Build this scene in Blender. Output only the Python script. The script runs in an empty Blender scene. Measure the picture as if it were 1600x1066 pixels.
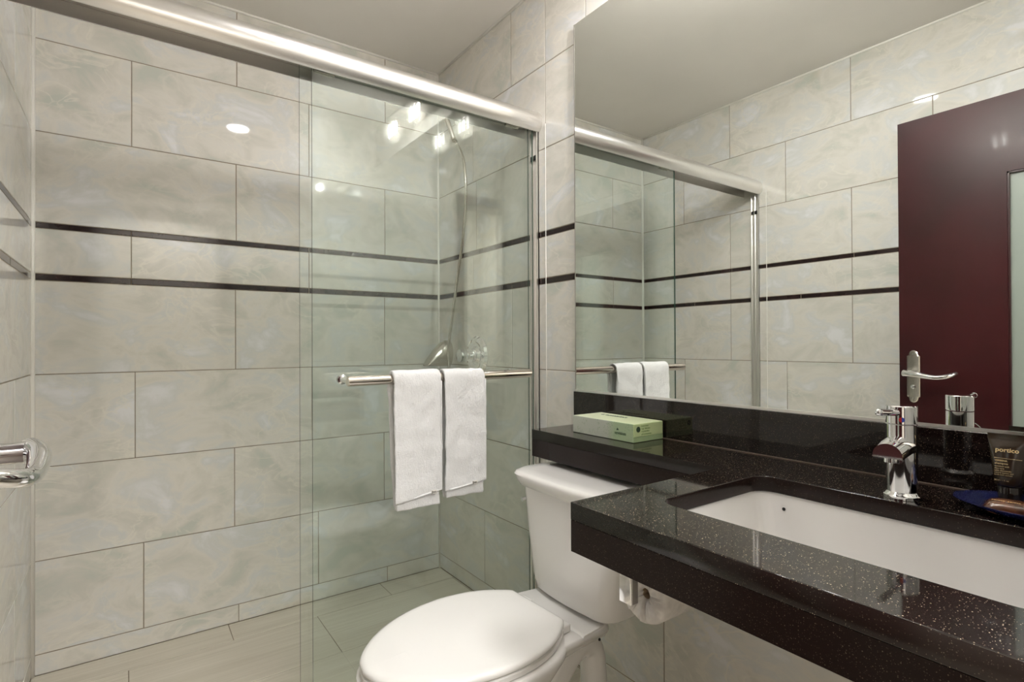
import bpy, bmesh, math, random
from mathutils import Vector, Matrix
random.seed(7)
S = bpy.context.scene
COL = S.collection
PI = math.pi

# ------------------------------------------------------------------ camera, world, lights, exposure
F_PX = 846.275; YAW = 0.616779; PITCH = 0.0059875; ROLL = -0.0045583
CAM = Vector((0.25634, -2.34254, 1.07438))
cy, sy = math.cos(YAW), math.sin(YAW)
fw = Vector((sy*math.cos(PITCH), cy*math.cos(PITCH), math.sin(PITCH)))
r0 = Vector((cy, -sy, 0)); u0 = r0.cross(fw)
rt = r0*math.cos(ROLL) + u0*math.sin(ROLL); up = -r0*math.sin(ROLL) + u0*math.cos(ROLL)
cd = bpy.data.cameras.new('camera'); cam = bpy.data.objects.new('camera', cd); COL.objects.link(cam)
cd.sensor_width = 36; cd.lens = F_PX/1600*36; cd.clip_start = 0.01
cam.matrix_world = Matrix(((rt.x, up.x, -fw.x, CAM.x), (rt.y, up.y, -fw.y, CAM.y), (rt.z, up.z, -fw.z, CAM.z), (0, 0, 0, 1)))
S.camera = cam
w = bpy.data.worlds.new('world'); S.world = w; w.use_nodes = True
w.node_tree.nodes['Background'].inputs[0].default_value = (0.8, 0.85, 0.9, 1)
w.node_tree.nodes['Background'].inputs[1].default_value = 0.05
S.view_settings.view_transform = 'Standard'; S.view_settings.look = 'None'
S.view_settings.gamma = 1; S.view_settings.use_curve_mapping = False
S.cycles.max_bounces = 16; S.cycles.diffuse_bounces = 8; S.cycles.glossy_bounces = 8; S.cycles.transparent_max_bounces = 32
S.view_settings.exposure = 0.52
DOWNLIGHT_E = 110.0; VANITY_E = 1150.0; HALL_W = 34.0
LAMP_COL = (0.985, 0.98, 1.0)
hl = bpy.data.lights.new('hall_fill_light', 'AREA'); hl.shape = 'DISK'; hl.size = 0.5; hl.energy = HALL_W; hl.color = (1, .98, .95)  # added fill light, out of view in the hall, brightens the bathroom through the doorway
hlo = bpy.data.objects.new('hall_fill_light', hl); COL.objects.link(hlo); hlo.location = (0.6, -3.1, 2.36)

# ------------------------------------------------------------------ dimensions
W = 1.4847; CEIL = 2.385; YN = -2.36
Z1, Z2, ZS1, ZS1B, ZS2, ZS2B, ZA, ZB, ZC, ZD = 2.087, 1.782, 1.483, 1.463, 1.3135, 1.2915, .982, .677, .372, .067

# ------------------------------------------------------------------ helpers
def link(o, parent=None):
    COL.objects.link(o)
    if parent is not None: o.parent = parent
    return o
def empty(name, loc=(0, 0, 0), rz=0):
    o = bpy.data.objects.new(name, None); COL.objects.link(o); o.location = loc; o.rotation_euler = (0, 0, rz)
    o.empty_display_size = .05
    return o
def tag(o, label=None, cat=None, group=None, kind=None):
    if label: o['label'] = label
    if cat: o['category'] = cat
    if group: o['group'] = group
    if kind: o['kind'] = kind
    return o
def mesh_obj(name, bm, mat, parent=None, smooth=False, auto=None):
    me = bpy.data.meshes.new(name)
    bmesh.ops.recalc_face_normals(bm, faces=bm.faces)
    bm.to_mesh(me); bm.free()
    for m in (mat if isinstance(mat, (list, tuple)) else [mat]): me.materials.append(m)
    if smooth or auto:
        for p in me.polygons: p.use_smooth = True
    if auto: me.set_sharp_from_angle(angle=math.radians(auto))
    return link(bpy.data.objects.new(name, me), parent)
def box(bm, x0, x1, y0, y1, z0, z1, bev=0, seg=1, mi=0):
    r = bmesh.ops.create_cube(bm, size=1)
    vs = r['verts']
    for v in vs: v.co = Vector(((x0+x1)/2 + v.co.x*(x1-x0), (y0+y1)/2 + v.co.y*(y1-y0), (z0+z1)/2 + v.co.z*(z1-z0)))
    fs = list({f for v in vs for f in v.link_faces})
    for f in fs: f.material_index = mi
    if bev:
        es = list({e for v in vs for e in v.link_edges})
        bmesh.ops.bevel(bm, geom=es, offset=bev, segments=seg, affect='EDGES', profile=.5)
    return vs
def box_obj(name, d, mat, parent=None, bev=0, seg=1, auto=None):
    bm = bmesh.new(); box(bm, *d, bev=bev, seg=seg)
    return mesh_obj(name, bm, mat, parent, auto=auto)
def frame_axes(d):
    d = Vector(d).normalized()
    a = Vector((0, 0, 1)) if abs(d.z) < .9 else Vector((1, 0, 0))
    n = d.cross(a).normalized(); b = d.cross(n).normalized()
    return d, n, b
def tube(bm, pts, rad, n=16, cap=True):
    pts = [Vector(p) for p in pts]
    rads = rad if isinstance(rad, (list, tuple)) else [rad]*len(pts)
    rings = []; nprev = None
    for i, p in enumerate(pts):
        d = (pts[min(i+1, len(pts)-1)] - pts[max(i-1, 0)]).normalized()
        if nprev is None: _, nn, _ = frame_axes(d)
        else: nn = (nprev - d*nprev.dot(d)).normalized()
        nprev = nn; b = d.cross(nn)
        rings.append([bm.verts.new(p + (nn*math.cos(2*PI*k/n) + b*math.sin(2*PI*k/n))*rads[i]) for k in range(n)])
    for i in range(len(rings)-1):
        for k in range(n):
            bm.faces.new((rings[i][k], rings[i][(k+1) % n], rings[i+1][(k+1) % n], rings[i+1][k]))
    if cap:
        bm.faces.new(rings[0][::-1]); bm.faces.new(rings[-1])
def lathe(bm, prof, M=None, n=32, closed=False):
    """prof: (r, h) along the local z axis, M: Matrix"""
    M = M or Matrix()
    rings = []
    for r, h in prof:
        if r < 1e-6: rings.append([bm.verts.new(M @ Vector((0, 0, h)))])
        else: rings.append([bm.verts.new(M @ Vector((r*math.cos(2*PI*k/n), r*math.sin(2*PI*k/n), h))) for k in range(n)])
    def bridge(a, b):
        for k in range(n):
            k2 = (k+1) % n
            if len(a) == 1 and len(b) == 1: return
            if len(a) == 1: bm.faces.new((a[0], b[k2], b[k]))
            elif len(b) == 1: bm.faces.new((a[k], a[k2], b[0]))
            else: bm.faces.new((a[k], a[k2], b[k2], b[k]))
    for i in range(len(rings)-1): bridge(rings[i], rings[i+1])
    if closed: bridge(rings[-1], rings[0])
def loft(bm, rings, cap0=True, cap1=True):
    vs = [[bm.verts.new(p) for p in r] for r in rings]
    n = len(vs[0])
    for i in range(len(vs)-1):
        for k in range(n): bm.faces.new((vs[i][k], vs[i][(k+1) % n], vs[i+1][(k+1) % n], vs[i+1][k]))
    if cap0: bm.faces.new(vs[0][::-1])
    if cap1: bm.faces.new(vs[-1])
    return vs
def rrect(x0, x1, y0, y1, r, z, n=6):
    pts = []
    for cx, cyy, a0 in ((x1-r, y1-r, 0), (x0+r, y1-r, 90), (x0+r, y0+r, 180), (x1-r, y0+r, 270)):
        for i in range(n+1):
            a = math.radians(a0 + 90*i/n); pts.append(Vector((cx + r*math.cos(a), cyy + r*math.sin(a), z)))
    return pts
def axis_mat(o, d):
    """matrix taking local z to direction d at origin o"""
    d, n, b = frame_axes(d)
    return Matrix(((n.x, b.x, d.x, o[0]), (n.y, b.y, d.y, o[1]), (n.z, b.z, d.z, o[2]), (0, 0, 0, 1)))
def flat_shape(name, outer, holes, z0, z1, mat, parent=None, bev=0):
    """2-D outline with holes extruded from z0 to z1"""
    cu = bpy.data.curves.new(name, 'CURVE'); cu.dimensions = '2D'; cu.fill_mode = 'BOTH'
    for pts in [outer] + holes:
        sp = cu.splines.new('POLY'); sp.points.add(len(pts)-1); sp.use_cyclic_u = True
        for q, p in zip(sp.points, pts): q.co = (p[0], p[1], 0, 1)
    cu.extrude = (z1-z0)/2 - bev; cu.bevel_depth = bev; cu.bevel_resolution = 1; cu.offset = -bev
    t = bpy.data.objects.new(name, cu); COL.objects.link(t)
    bpy.context.view_layer.update()
    me = bpy.data.meshes.new_from_object(t.evaluated_get(bpy.context.evaluated_depsgraph_get()))
    bpy.data.objects.remove(t); bpy.data.curves.remove(cu)
    me.transform(Matrix.Translation((0, 0, (z0+z1)/2)))
    me.materials.clear(); me.materials.append(mat); me.name = name
    return link(bpy.data.objects.new(name, me), parent)
def text_obj(name, s, size, M, mat, parent, depth=.0002, align='LEFT', bold=0, space=1.0):
    cu = bpy.data.curves.new(name, 'FONT'); cu.body = s; cu.size = size; cu.extrude = depth; cu.align_x = align
    cu.offset = bold; cu.resolution_u = 3; cu.space_character = space
    t = bpy.data.objects.new(name, cu); COL.objects.link(t)
    bpy.context.view_layer.update()
    me = bpy.data.meshes.new_from_object(t.evaluated_get(bpy.context.evaluated_depsgraph_get()))
    bpy.data.objects.remove(t); bpy.data.curves.remove(cu)
    me.transform(M); me.materials.clear(); me.materials.append(mat)
    return link(bpy.data.objects.new(name, me), parent)
def basis(o, x, y):
    x = Vector(x).normalized(); y = Vector(y).normalized(); z = x.cross(y)
    return Matrix(((x.x, y.x, z.x, o[0]), (x.y, y.y, z.y, o[1]), (x.z, y.z, z.z, o[2]), (0, 0, 0, 1)))

# ------------------------------------------------------------------ materials
def new_mat(name):
    m = bpy.data.materials.new(name); m.use_nodes = True
    nt = m.node_tree; b = nt.nodes['Principled BSDF']
    return m, nt, b
def pbr(name, col, rough=.4, metal=0, spec=.5, coat=0, noise=0, nscale=30, bump=0, bscale=200, sss=0):
    m, nt, b = new_mat(name)
    b.inputs['Base Color'].default_value = (*col, 1); b.inputs['Roughness'].default_value = rough
    b.inputs['Metallic'].default_value = metal; b.inputs['Specular IOR Level'].default_value = spec
    b.inputs['Coat Weight'].default_value = coat; b.inputs['Coat Roughness'].default_value = .04
    tc = nt.nodes.new('ShaderNodeTexCoord')
    if noise:
        n = nt.nodes.new('ShaderNodeTexNoise'); n.inputs['Scale'].default_value = nscale; n.inputs['Detail'].default_value = 4
        nt.links.new(tc.outputs['Object'], n.inputs['Vector'])
        r = nt.nodes.new('ShaderNodeValToRGB')
        r.color_ramp.elements[0].position = .3; r.color_ramp.elements[1].position = .7
        r.color_ramp.elements[0].color = (*[c*(1-noise) for c in col], 1)
        r.color_ramp.elements[1].color = (*[min(1, c*(1+noise)) for c in col], 1)
        nt.links.new(n.outputs['Fac'], r.inputs[0]); nt.links.new(r.outputs[0], b.inputs['Base Color'])
    if bump:
        n = nt.nodes.new('ShaderNodeTexNoise'); n.inputs['Scale'].default_value = bscale; n.inputs['Detail'].default_value = 3
        nt.links.new(tc.outputs['Object'], n.inputs['Vector'])
        bp = nt.nodes.new('ShaderNodeBump'); bp.inputs['Strength'].default_value = bump; bp.inputs['Distance'].default_value = .002
        nt.links.new(n.outputs['Fac'], bp.inputs['Height']); nt.links.new(bp.outputs[0], b.inputs['Normal'])
    return m
def onyx(name):
    m, nt, b = new_mat(name); N = nt.nodes.new; L = nt.links.new
    tc = N('ShaderNodeTexCoord'); oi = N('ShaderNodeObjectInfo')
    mu = N('ShaderNodeMath'); mu.operation = 'MULTIPLY'; mu.inputs[1].default_value = 137.0; L(oi.outputs['Random'], mu.inputs[0])
    cb = N('ShaderNodeCombineXYZ')
    for i in range(3): L(mu.outputs[0], cb.inputs[i])
    ad = N('ShaderNodeVectorMath'); ad.operation = 'ADD'; L(tc.outputs['Object'], ad.inputs[0]); L(cb.outputs[0], ad.inputs[1])
    mp = N('ShaderNodeMapping'); mp.inputs['Scale'].default_value = (1, 1.5, 1); L(ad.outputs[0], mp.inputs[0])
    n1 = N('ShaderNodeTexNoise'); n1.inputs['Scale'].default_value = 5.2; n1.inputs['Detail'].default_value = 9; n1.inputs['Distortion'].default_value = .55
    n1.inputs['Roughness'].default_value = .58
    L(mp.outputs[0], n1.inputs['Vector'])
    r1 = N('ShaderNodeValToRGB'); e = r1.color_ramp.elements
    e[0].position = .33; e[0].color = (.560, .580, .530, 1)
    e[1].position = .68; e[1].color = (.745, .745, .760, 1)
    for p, c in ((.42, (.640, .622, .570)), (.505, (.705, .680, .630)), (.58, (.640, .645, .630))):
        q = e.new(p); q.color = (*c, 1)
    L(n1.outputs['Fac'], r1.inputs[0])
    # thin crackle veins
    n2 = N('ShaderNodeTexNoise'); n2.inputs['Scale'].default_value = 5.5; n2.inputs['Detail'].default_value = 7; n2.inputs['Distortion'].default_value = 1.6
    L(mp.outputs[0], n2.inputs['Vector'])
    s = N('ShaderNodeMath'); s.operation = 'SUBTRACT'; s.inputs[1].default_value = .5; L(n2.outputs['Fac'], s.inputs[0])
    a = N('ShaderNodeMath'); a.operation = 'ABSOLUTE'; L(s.outputs[0], a.inputs[0])
    mr = N('ShaderNodeMapRange'); mr.inputs[1].default_value = 0; mr.inputs[2].default_value = .03; mr.inputs[3].default_value = .75; mr.inputs[4].default_value = 0
    L(a.outputs[0], mr.inputs[0])
    n3 = N('ShaderNodeTexNoise'); n3.inputs['Scale'].default_value = 2.2; L(ad.outputs[0], n3.inputs['Vector'])
    mm = N('ShaderNodeMapRange'); mm.inputs[1].default_value = .44; mm.inputs[2].default_value = .60; L(n3.outputs['Fac'], mm.inputs[0])
    vm = N('ShaderNodeMath'); vm.operation = 'MULTIPLY'; L(mr.outputs[0], vm.inputs[0]); L(mm.outputs[0], vm.inputs[1])
    mx = N('ShaderNodeMix'); mx.data_type = 'RGBA'; mx.inputs[7].default_value = (.76, .73, .66, 1)
    L(vm.outputs[0], mx.inputs[0]); L(r1.outputs[0], mx.inputs[6])
    # occasional amber stain
    n4 = N('ShaderNodeTexNoise'); n4.inputs['Scale'].default_value = 1.9; n4.inputs['Detail'].default_value = 5
    L(mp.outputs[0], n4.inputs['Vector'])
    m4 = N('ShaderNodeMapRange'); m4.inputs[1].default_value = .66; m4.inputs[2].default_value = .80; m4.inputs[4].default_value = .7; L(n4.outputs['Fac'], m4.inputs[0])
    mx2 = N('ShaderNodeMix'); mx2.data_type = 'RGBA'; mx2.inputs[7].default_value = (.55, .44, .27, 1)
    L(m4.outputs[0], mx2.inputs[0]); L(mx.outputs[2], mx2.inputs[6]); L(mx2.outputs[2], b.inputs['Base Color'])
    b.inputs['Roughness'].default_value = .04; b.inputs['Specular IOR Level'].default_value = .5
    # faint waviness of the glaze
    n5 = N('ShaderNodeTexNoise'); n5.inputs['Scale'].default_value = 7; L(ad.outputs[0], n5.inputs['Vector'])
    bp = N('ShaderNodeBump'); bp.inputs['Strength'].default_value = .03; bp.inputs['Distance'].default_value = .002
    L(n5.outputs['Fac'], bp.inputs['Height']); L(bp.outputs[0], b.inputs['Normal'])
    return m
def floor_mat(name):
    m, nt, b = new_mat(name); N = nt.nodes.new; L = nt.links.new
    tc = N('ShaderNodeTexCoord'); oi = N('ShaderNodeObjectInfo')
    mu = N('ShaderNodeMath'); mu.operation = 'MULTIPLY'; mu.inputs[1].default_value = 91.0; L(oi.outputs['Random'], mu.inputs[0])
    ad = N('ShaderNodeVectorMath'); ad.operation = 'ADD'; L(tc.outputs['Object'], ad.inputs[0]); L(mu.outputs[0], ad.inputs[1])
    mp = N('ShaderNodeMapping'); mp.inputs['Scale'].default_value = (2.5, 90, 1); L(ad.outputs[0], mp.inputs[0])
    n = N('ShaderNodeTexNoise'); n.inputs['Scale'].default_value = 1; n.inputs['Detail'].default_value = 5; L(mp.outputs[0], n.inputs['Vector'])
    r = N('ShaderNodeValToRGB'); r.color_ramp.elements[0].position = .3; r.color_ramp.elements[1].position = .7
    r.color_ramp.elements[0].color = (.56, .515, .43, 1); r.color_ramp.elements[1].color = (.66, .615, .53, 1)
    L(n.outputs['Fac'], r.inputs[0]); L(r.outputs[0], b.inputs['Base Color']); b.inputs['Roughness'].default_value = .38
    return m
def quartz(name, glow=1.0, base=(.0135, .0088, .0072), rough=.05, spec=.55):
    m, nt, b = new_mat(name); N = nt.nodes.new; L = nt.links.new
    tc = N('ShaderNodeTexCoord')
    fac = None
    for sc, th, keep in ((330, .20, .60), (520, .20, .60), (150, .11, .80)):
        v = N('ShaderNodeTexVoronoi'); v.inputs['Scale'].default_value = sc; L(tc.outputs['Object'], v.inputs['Vector'])
        lt = N('ShaderNodeMath'); lt.operation = 'LESS_THAN'; lt.inputs[1].default_value = th; L(v.outputs['Distance'], lt.inputs[0])
        sp = N('ShaderNodeSeparateColor'); L(v.outputs['Color'], sp.inputs[0])
        gt = N('ShaderNodeMath'); gt.operation = 'GREATER_THAN'; gt.inputs[1].default_value = keep; L(sp.outputs[0], gt.inputs[0])
        pw = N('ShaderNodeMath'); pw.operation = 'POWER'; pw.inputs[1].default_value = 2.5; L(sp.outputs[1], pw.inputs[0])
        mu = N('ShaderNodeMath'); mu.operation = 'MULTIPLY'; L(lt.outputs[0], mu.inputs[0]); L(gt.outputs[0], mu.inputs[1])
        m2 = N('ShaderNodeMath'); m2.operation = 'MULTIPLY'; L(mu.outputs[0], m2.inputs[0]); L(pw.outputs[0], m2.inputs[1])
        if fac is None: fac = m2.outputs[0]
        else:
            mx = N('ShaderNodeMath'); mx.operation = 'MAXIMUM'; L(fac, mx.inputs[0]); L(m2.outputs[0], mx.inputs[1]); fac = mx.outputs[0]
    mc = N('ShaderNodeMix'); mc.data_type = 'RGBA'
    mc.inputs[6].default_value = (*base, 1); mc.inputs[7].default_value = (.82, .68, .48, 1)
    gm = N('ShaderNodeMath'); gm.operation = 'MULTIPLY'; gm.inputs[1].default_value = glow; L(fac, gm.inputs[0])
    L(gm.outputs[0], mc.inputs[0]); L(mc.outputs[2], b.inputs['Base Color'])
    b.inputs['Roughness'].default_value = rough; b.inputs['Specular IOR Level'].default_value = spec
    return m
def glass_mat(name, tint, rough=0.0, f0=.042):
    """thin architectural glass: tinted transmission plus mirror reflection by incidence angle"""
    m, nt, b = new_mat(name); N = nt.nodes.new; L = nt.links.new
    nt.nodes.remove(b)
    g = N('ShaderNodeNewGeometry'); d = N('ShaderNodeVectorMath'); d.operation = 'DOT_PRODUCT'
    L(g.outputs['Normal'], d.inputs[0]); L(g.outputs['Incoming'], d.inputs[1])
    a = N('ShaderNodeMath'); a.operation = 'ABSOLUTE'; L(d.outputs['Value'], a.inputs[0])
    o = N('ShaderNodeMath'); o.operation = 'SUBTRACT'; o.inputs[0].default_value = 1; L(a.outputs[0], o.inputs[1])
    p = N('ShaderNodeMath'); p.operation = 'POWER'; p.inputs[1].default_value = 5; L(o.outputs[0], p.inputs[0])
    q = N('ShaderNodeMath'); q.operation = 'MULTIPLY_ADD'; q.inputs[1].default_value = 1-f0; q.inputs[2].default_value = f0; L(p.outputs[0], q.inputs[0])
    t = N('ShaderNodeBsdfTransparent'); t.inputs[0].default_value = (*tint, 1)
    gl = N('ShaderNodeBsdfGlossy'); gl.inputs['Color'].default_value = (1, 1, 1, 1); gl.inputs['Roughness'].default_value = rough
    mx = N('ShaderNodeMixShader'); L(q.outputs[0], mx.inputs[0]); L(t.outputs[0], mx.inputs[1]); L(gl.outputs[0], mx.inputs[2])
    L(mx.outputs[0], nt.nodes['Material Output'].inputs['Surface'])
    return m
def emit(name, col, s):
    m, nt, b = new_mat(name)
    b.inputs['Base Color'].default_value = (0, 0, 0, 1)
    b.inputs['Emission Color'].default_value = (*col, 1); b.inputs['Emission Strength'].default_value = s
    return m

M_onyx = onyx('onyx_tile_glaze')
M_floor = floor_mat('linear_grain_floor_tile')
M_border = pbr('dark_border_tile', (.020, .010, .010), .12, noise=.5, nscale=9)
M_grout = pbr('grey_brown_grout', (.27, .225, .17), .8, noise=.15)
M_caulk = pbr('white_silicone', (.86, .84, .79), .3)
M_ceil = pbr('ceiling_paint', (.76, .735, .695), .42, noise=.02, nscale=4)
M_hall = pbr('hall_paint', (.60, .57, .52), .6)
M_quartz = quartz('dark_speckled_quartz')
M_quartzsplash = quartz('dark_quartz_backsplash', .45, (.0105, .0070, .0060))
M_quartzedge = quartz('dark_quartz_edge', .12, (.0165, .0098, .0082), .22, .22)
M_chrome = pbr('chrome', (.86, .86, .87), .05, 1)
M_alu = pbr('satin_aluminium', (.88, .865, .85), .29, 1)
M_aluin = pbr('aluminium_channel', (.42, .40, .38), .3, 1)
M_nickel = pbr('brushed_nickel', (.62, .58, .52), .25, 1)
M_bar = pbr('polished_nickel_bar', (.80, .74, .68), .09, 1)
M_glass = glass_mat('green_tint_glass', (.974, .995, .988))
M_edge = pbr('glass_edge', (.03, .075, .055), .08, 0)
M_edgelight = pbr('polished_glass_edge', (.42, .47, .40), .1, 0)
M_clear = glass_mat('clear_lamp_glass', (.97, .955, .93), .02, .06)
_nt = M_clear.node_tree; _o = _nt.nodes['Material Output']; _src = _o.inputs['Surface'].links[0].from_socket
_d = _nt.nodes.new('ShaderNodeBsdfTranslucent'); _d.inputs[0].default_value = (.9, .87, .8, 1)
_m = _nt.nodes.new('ShaderNodeMixShader'); _m.inputs[0].default_value = .025
_nt.links.new(_src, _m.inputs[1]); _nt.links.new(_d.outputs[0], _m.inputs[2]); _nt.links.new(_m.outputs[0], _o.inputs['Surface'])
M_porc = pbr('white_porcelain', (.80, .79, .775), .05, coat=.3)
M_seat = pbr('white_seat_plastic', (.84, .835, .82), .10)
M_towel = pbr('white_terry', (.80, .805, .815), .95, spec=.1, bump=1.0, bscale=420)
M_wood = pbr('dark_mahogany', (.036, .0048, .0060), .33, spec=.32, coat=.06, noise=.35, nscale=3)
M_woodedge = pbr('dark_mahogany_edge', (.035, .006, .007), .3)
M_frost = pbr('frosted_pane', (.30, .34, .305), .3)
M_blackrub = pbr('black_rubber', (.012, .012, .012), .5)
M_mirror = pbr('mirror_silver', (.845, .87, .845), .0, 1)
M_mirroredge = pbr('mirror_edge', (.05, .07, .06), .2)
M_down = emit('downlight_lens', LAMP_COL, DOWNLIGHT_E)
M_bulb = emit('lamp_bulb', LAMP_COL, VANITY_E)
M_dark = pbr('dark_hole', (.01, .01, .01), .6)
M_ink = pbr('dark_green_ink', (.045, .09, .05), .5)
M_gold = pbr('gold_lettering', (.75, .58, .30), .4)
M_gold.node_tree.nodes['Principled BSDF'].inputs['Specular IOR Level'].default_value = .3

# ------------------------------------------------------------------ tiles
_tile_cache = {}
def tile_mesh(a, b, mat, th=.008, bev=.0012, nm='tile'):
    k = (round(a, 4), round(b, 4), mat.name)
    if k in _tile_cache: return _tile_cache[k]
    bm = bmesh.new()
    x, y = a/2, b/2
    rings = [[(-x, -y, -th), (x, -y, -th), (x, y, -th), (-x, y, -th)],
             [(-x, -y, -bev), (x, -y, -bev), (x, y, -bev), (-x, y, -bev)],
             [(-x+bev, -y+bev, 0), (x-bev, -y+bev, 0), (x-bev, y-bev, 0), (-x+bev, y-bev, 0)]]
    loft(bm, rings, cap0=False)
    me = bpy.data.meshes.new(nm); bmesh.ops.recalc_face_normals(bm, faces=bm.faces)
    bm.to_mesh(me); bm.free(); me.materials.append(mat)
    _tile_cache[k] = me
    return me
GAP = .0026
def lay(parent, M, u0, u1, v0, v1, joints, mat, name, gap=GAP):
    """tiles of one course from u0 to u1 cut at joints; M maps (u, v, n) to the room"""
    us = [u0] + sorted(j for j in joints if u0+.006 < j < u1-.006) + [u1]
    for a, b in zip(us[:-1], us[1:]):
        me = tile_mesh(b-a-gap, v1-v0-gap, mat, nm=name)
        o = bpy.data.objects.new(name, me); link(o, parent)
        jz = random.uniform(-.0003, .0003)
        o.matrix_basis = M @ Matrix.Translation(((a+b)/2, (v0+v1)/2, jz)) @ Matrix.Rotation(random.gauss(0, .0012), 4, 'X') @ Matrix.Rotation(random.gauss(0, .0008), 4, 'Y')
def joints_of(first, lo=-5, hi=5): return [first + .61*k for k in range(lo, hi)]
def courses(parent, M, u0, u1, jo, z0=0, z1=CEIL):
    rows = [('g', Z1, CEIL, 'e'), ('1', Z2, Z1, 'o'), ('2', ZS1, Z2, 'e'), ('s1', ZS1B, ZS1, 's'), ('m', ZS2, ZS1B, 'o'), ('s2', ZS2B, ZS2, 's'),
            ('a', ZA, ZS2B, 'e'), ('b', ZB, ZA, 'o'), ('c', ZC, ZB, 'e'), ('d', ZD, ZC, 'o'), ('f', 0, ZD, 'e')]
    for n, a, b, k in rows:
        a, b = max(a, z0), min(b, z1)
        if b-a < .01: continue
        if k == 's': lay(parent, M, u0, u1, a, b, jo(n), M_border, 'border_tile', gap=.002)
        else: lay(parent, M, u0, u1, a, b, jo(n), M_onyx, 'wall_tile')
def wall_box(name, d):
    o = box_obj(name, d, M_grout); return tag(o, kind='structure')
GR = .0012   # grout sits behind the tile faces
# back wall of the shower: u = x
wall_back = wall_box('wall_back', (-.1, W+.1, GR, .1, 0, CEIL))
MA = basis((0, 0, 0), (1, 0, 0), (0, 0, 1))
JA = dict(g=.604, m=.266, a=.598, b=.277, c=.594, d=.302, f=.608, s1=.266, s2=.266); JA['1'] = .267; JA['2'] = .601
courses(wall_back, MA, 0, W, lambda n: joints_of(JA[n]))
# right wall (mirror wall): u = -y, so that the normal is -x
wall_right = wall_box('wall_right', (W+GR, W+.1, YN, 0, 0, CEIL))
MB = basis((W, 0, 0), (0, -1, 0), (0, 0, 1))
def jb(n):
    e = n in ('g', '2', 'a', 'c', 'f')
    off = .61 if n in ('g',) else .347 if n == '2' else .403 if n == 'd' else .759 if n == 'c' else .61 if e else .32
    if n[0] == 's': off = .61
    return joints_of(off, 0, 1) + ([off-.61] if off > .62 else []) + [.824] + [1.036+.61*k if e else 1.341+.61*k for k in range(4)] + ([] if n != 'd' else [])
courses(wall_right, MB, 0, -YN, jb)
# left wall: u = y
wall_left = wall_box('wall_left', (-.1, -GR, YN, 0, 0, CEIL))
MC = basis((0, 0, 0), (0, 1, 0), (0, 0, 1))
def jc(n):
    if n == 's1': return joints_of(-1.236)
    if n == 's2': return joints_of(-.997)
    return joints_of(-.618 if n in ('g', '2', 'm', 'a', 'c', 'f') else -.926)
courses(wall_left, MC, YN, 0, jc)
# near wall with the doorway the camera stands in
DX0, DX1, DZ = .09, .84, 2.03
wall_front = empty('wall_front', (0, YN, 0)); tag(wall_front, kind='structure')
for d in ((-.1, DX0, YN-.12, YN-GR, 0, CEIL), (DX1, W+.1, YN-.12, YN-GR, 0, CEIL), (DX0, DX1, YN-.12, YN-GR, DZ, CEIL)):
    o = box_obj('wall_panel', d, M_grout, wall_front); o.location = (0, -YN, 0)
MD = Matrix.Translation((0, -YN, 0)) @ basis((0, YN, 0), (-1, 0, 0), (0, 0, 1))
courses(wall_front, MD, -W, -DX1, lambda n: joints_of(-.6 if n in ('g', '2', 'a', 'c', 'f') else -.9))
courses(wall_front, MD, -DX1, -DX0, lambda n: joints_of(-.6 if n == 'g' else -.3), z0=DZ)
# floor and ceiling
floor = tag(box_obj('floor', (-.1, W+.1, -3.7, .1, -.1, -GR), M_grout), kind='structure')
MF = basis((0, 0, 0), (1, 0, 0), (0, 1, 0))
ys = [0, -.137, -.445, -.735]
for i, (b, a) in enumerate(zip(ys[:-1], ys[1:])):
    lay(floor, MF, 0, W, a, b, joints_of(.571 if i % 2 == 0 else .258), M_floor, 'floor_tile')
ys = [-.85, -1.155, -1.46, -1.765, -2.07, -2.375, -2.68, -2.985, -3.29, -3.6]
for i, (b, a) in enumerate(zip(ys[:-1], ys[1:])):
    lay(floor, MF, 0, W, a, b, joints_of(.571 if i % 2 else .258), M_floor, 'floor_tile')
ceiling = tag(box_obj('ceiling', (-.1, W+.1, -3.7, .1, CEIL, CEIL+.1), M_ceil), kind='structure')
# hall behind the camera
tag(box_obj('wall_hall_end', (-.1, W+.1, -3.72, -3.62, 0, CEIL), M_hall), kind='structure')
tag(box_obj('wall_hall_left', (-.2, -.1, -3.72, YN-.12, 0, CEIL), M_hall), kind='structure')
tag(box_obj('wall_hall_right', (W+.1, W+.2, -3.72, YN-.12, 0, CEIL), M_hall), kind='structure')
# shower curb
curb = tag(box_obj('trim_1', (0, W, -.85, -.735, 0, .012), M_grout), kind='structure')
MK = basis((0, 0, .0135), (1, 0, 0), (0, 1, 0)); lay(curb, MK, 0, W, -.853, -.732, joints_of(.571), M_floor, 'curb_tile')
MK = basis((0, -.853, 0), (1, 0, 0), (0, 0, 1)); lay(curb, MK, 0, W, 0, .0135, joints_of(.571), M_floor, 'curb_tile')
# silicone beads in the corners and under the ceiling
def bead(n, pts, r=.004):
    bm = bmesh.new(); tube(bm, pts, r, 8); tag(mesh_obj('trim_%d' % n, bm, M_caulk, smooth=True), kind='structure')
bead(2, [(.001, -.001, 0), (.001, -.001, CEIL)], .0085)
bead(3, [(W-.001, -.001, 0), (W-.001, -.001, CEIL)], .0055)
bead(4, [(0, -.001, CEIL-.001), (W, -.001, CEIL-.001)], .0065)
bead(5, [(W-.001, YN, CEIL-.001), (W-.001, 0, CEIL-.001)], .0065)
bead(6, [(.001, YN, CEIL-.001), (.001, 0, CEIL-.001)], .0065)
bead(7, [(W+.0002, -.824, .02), (W+.0002, -.824, 1.87)], .0016)
bead(8, [(-.0002, -.824, .02), (-.0002, -.824, 1.87)], .0016)

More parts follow.
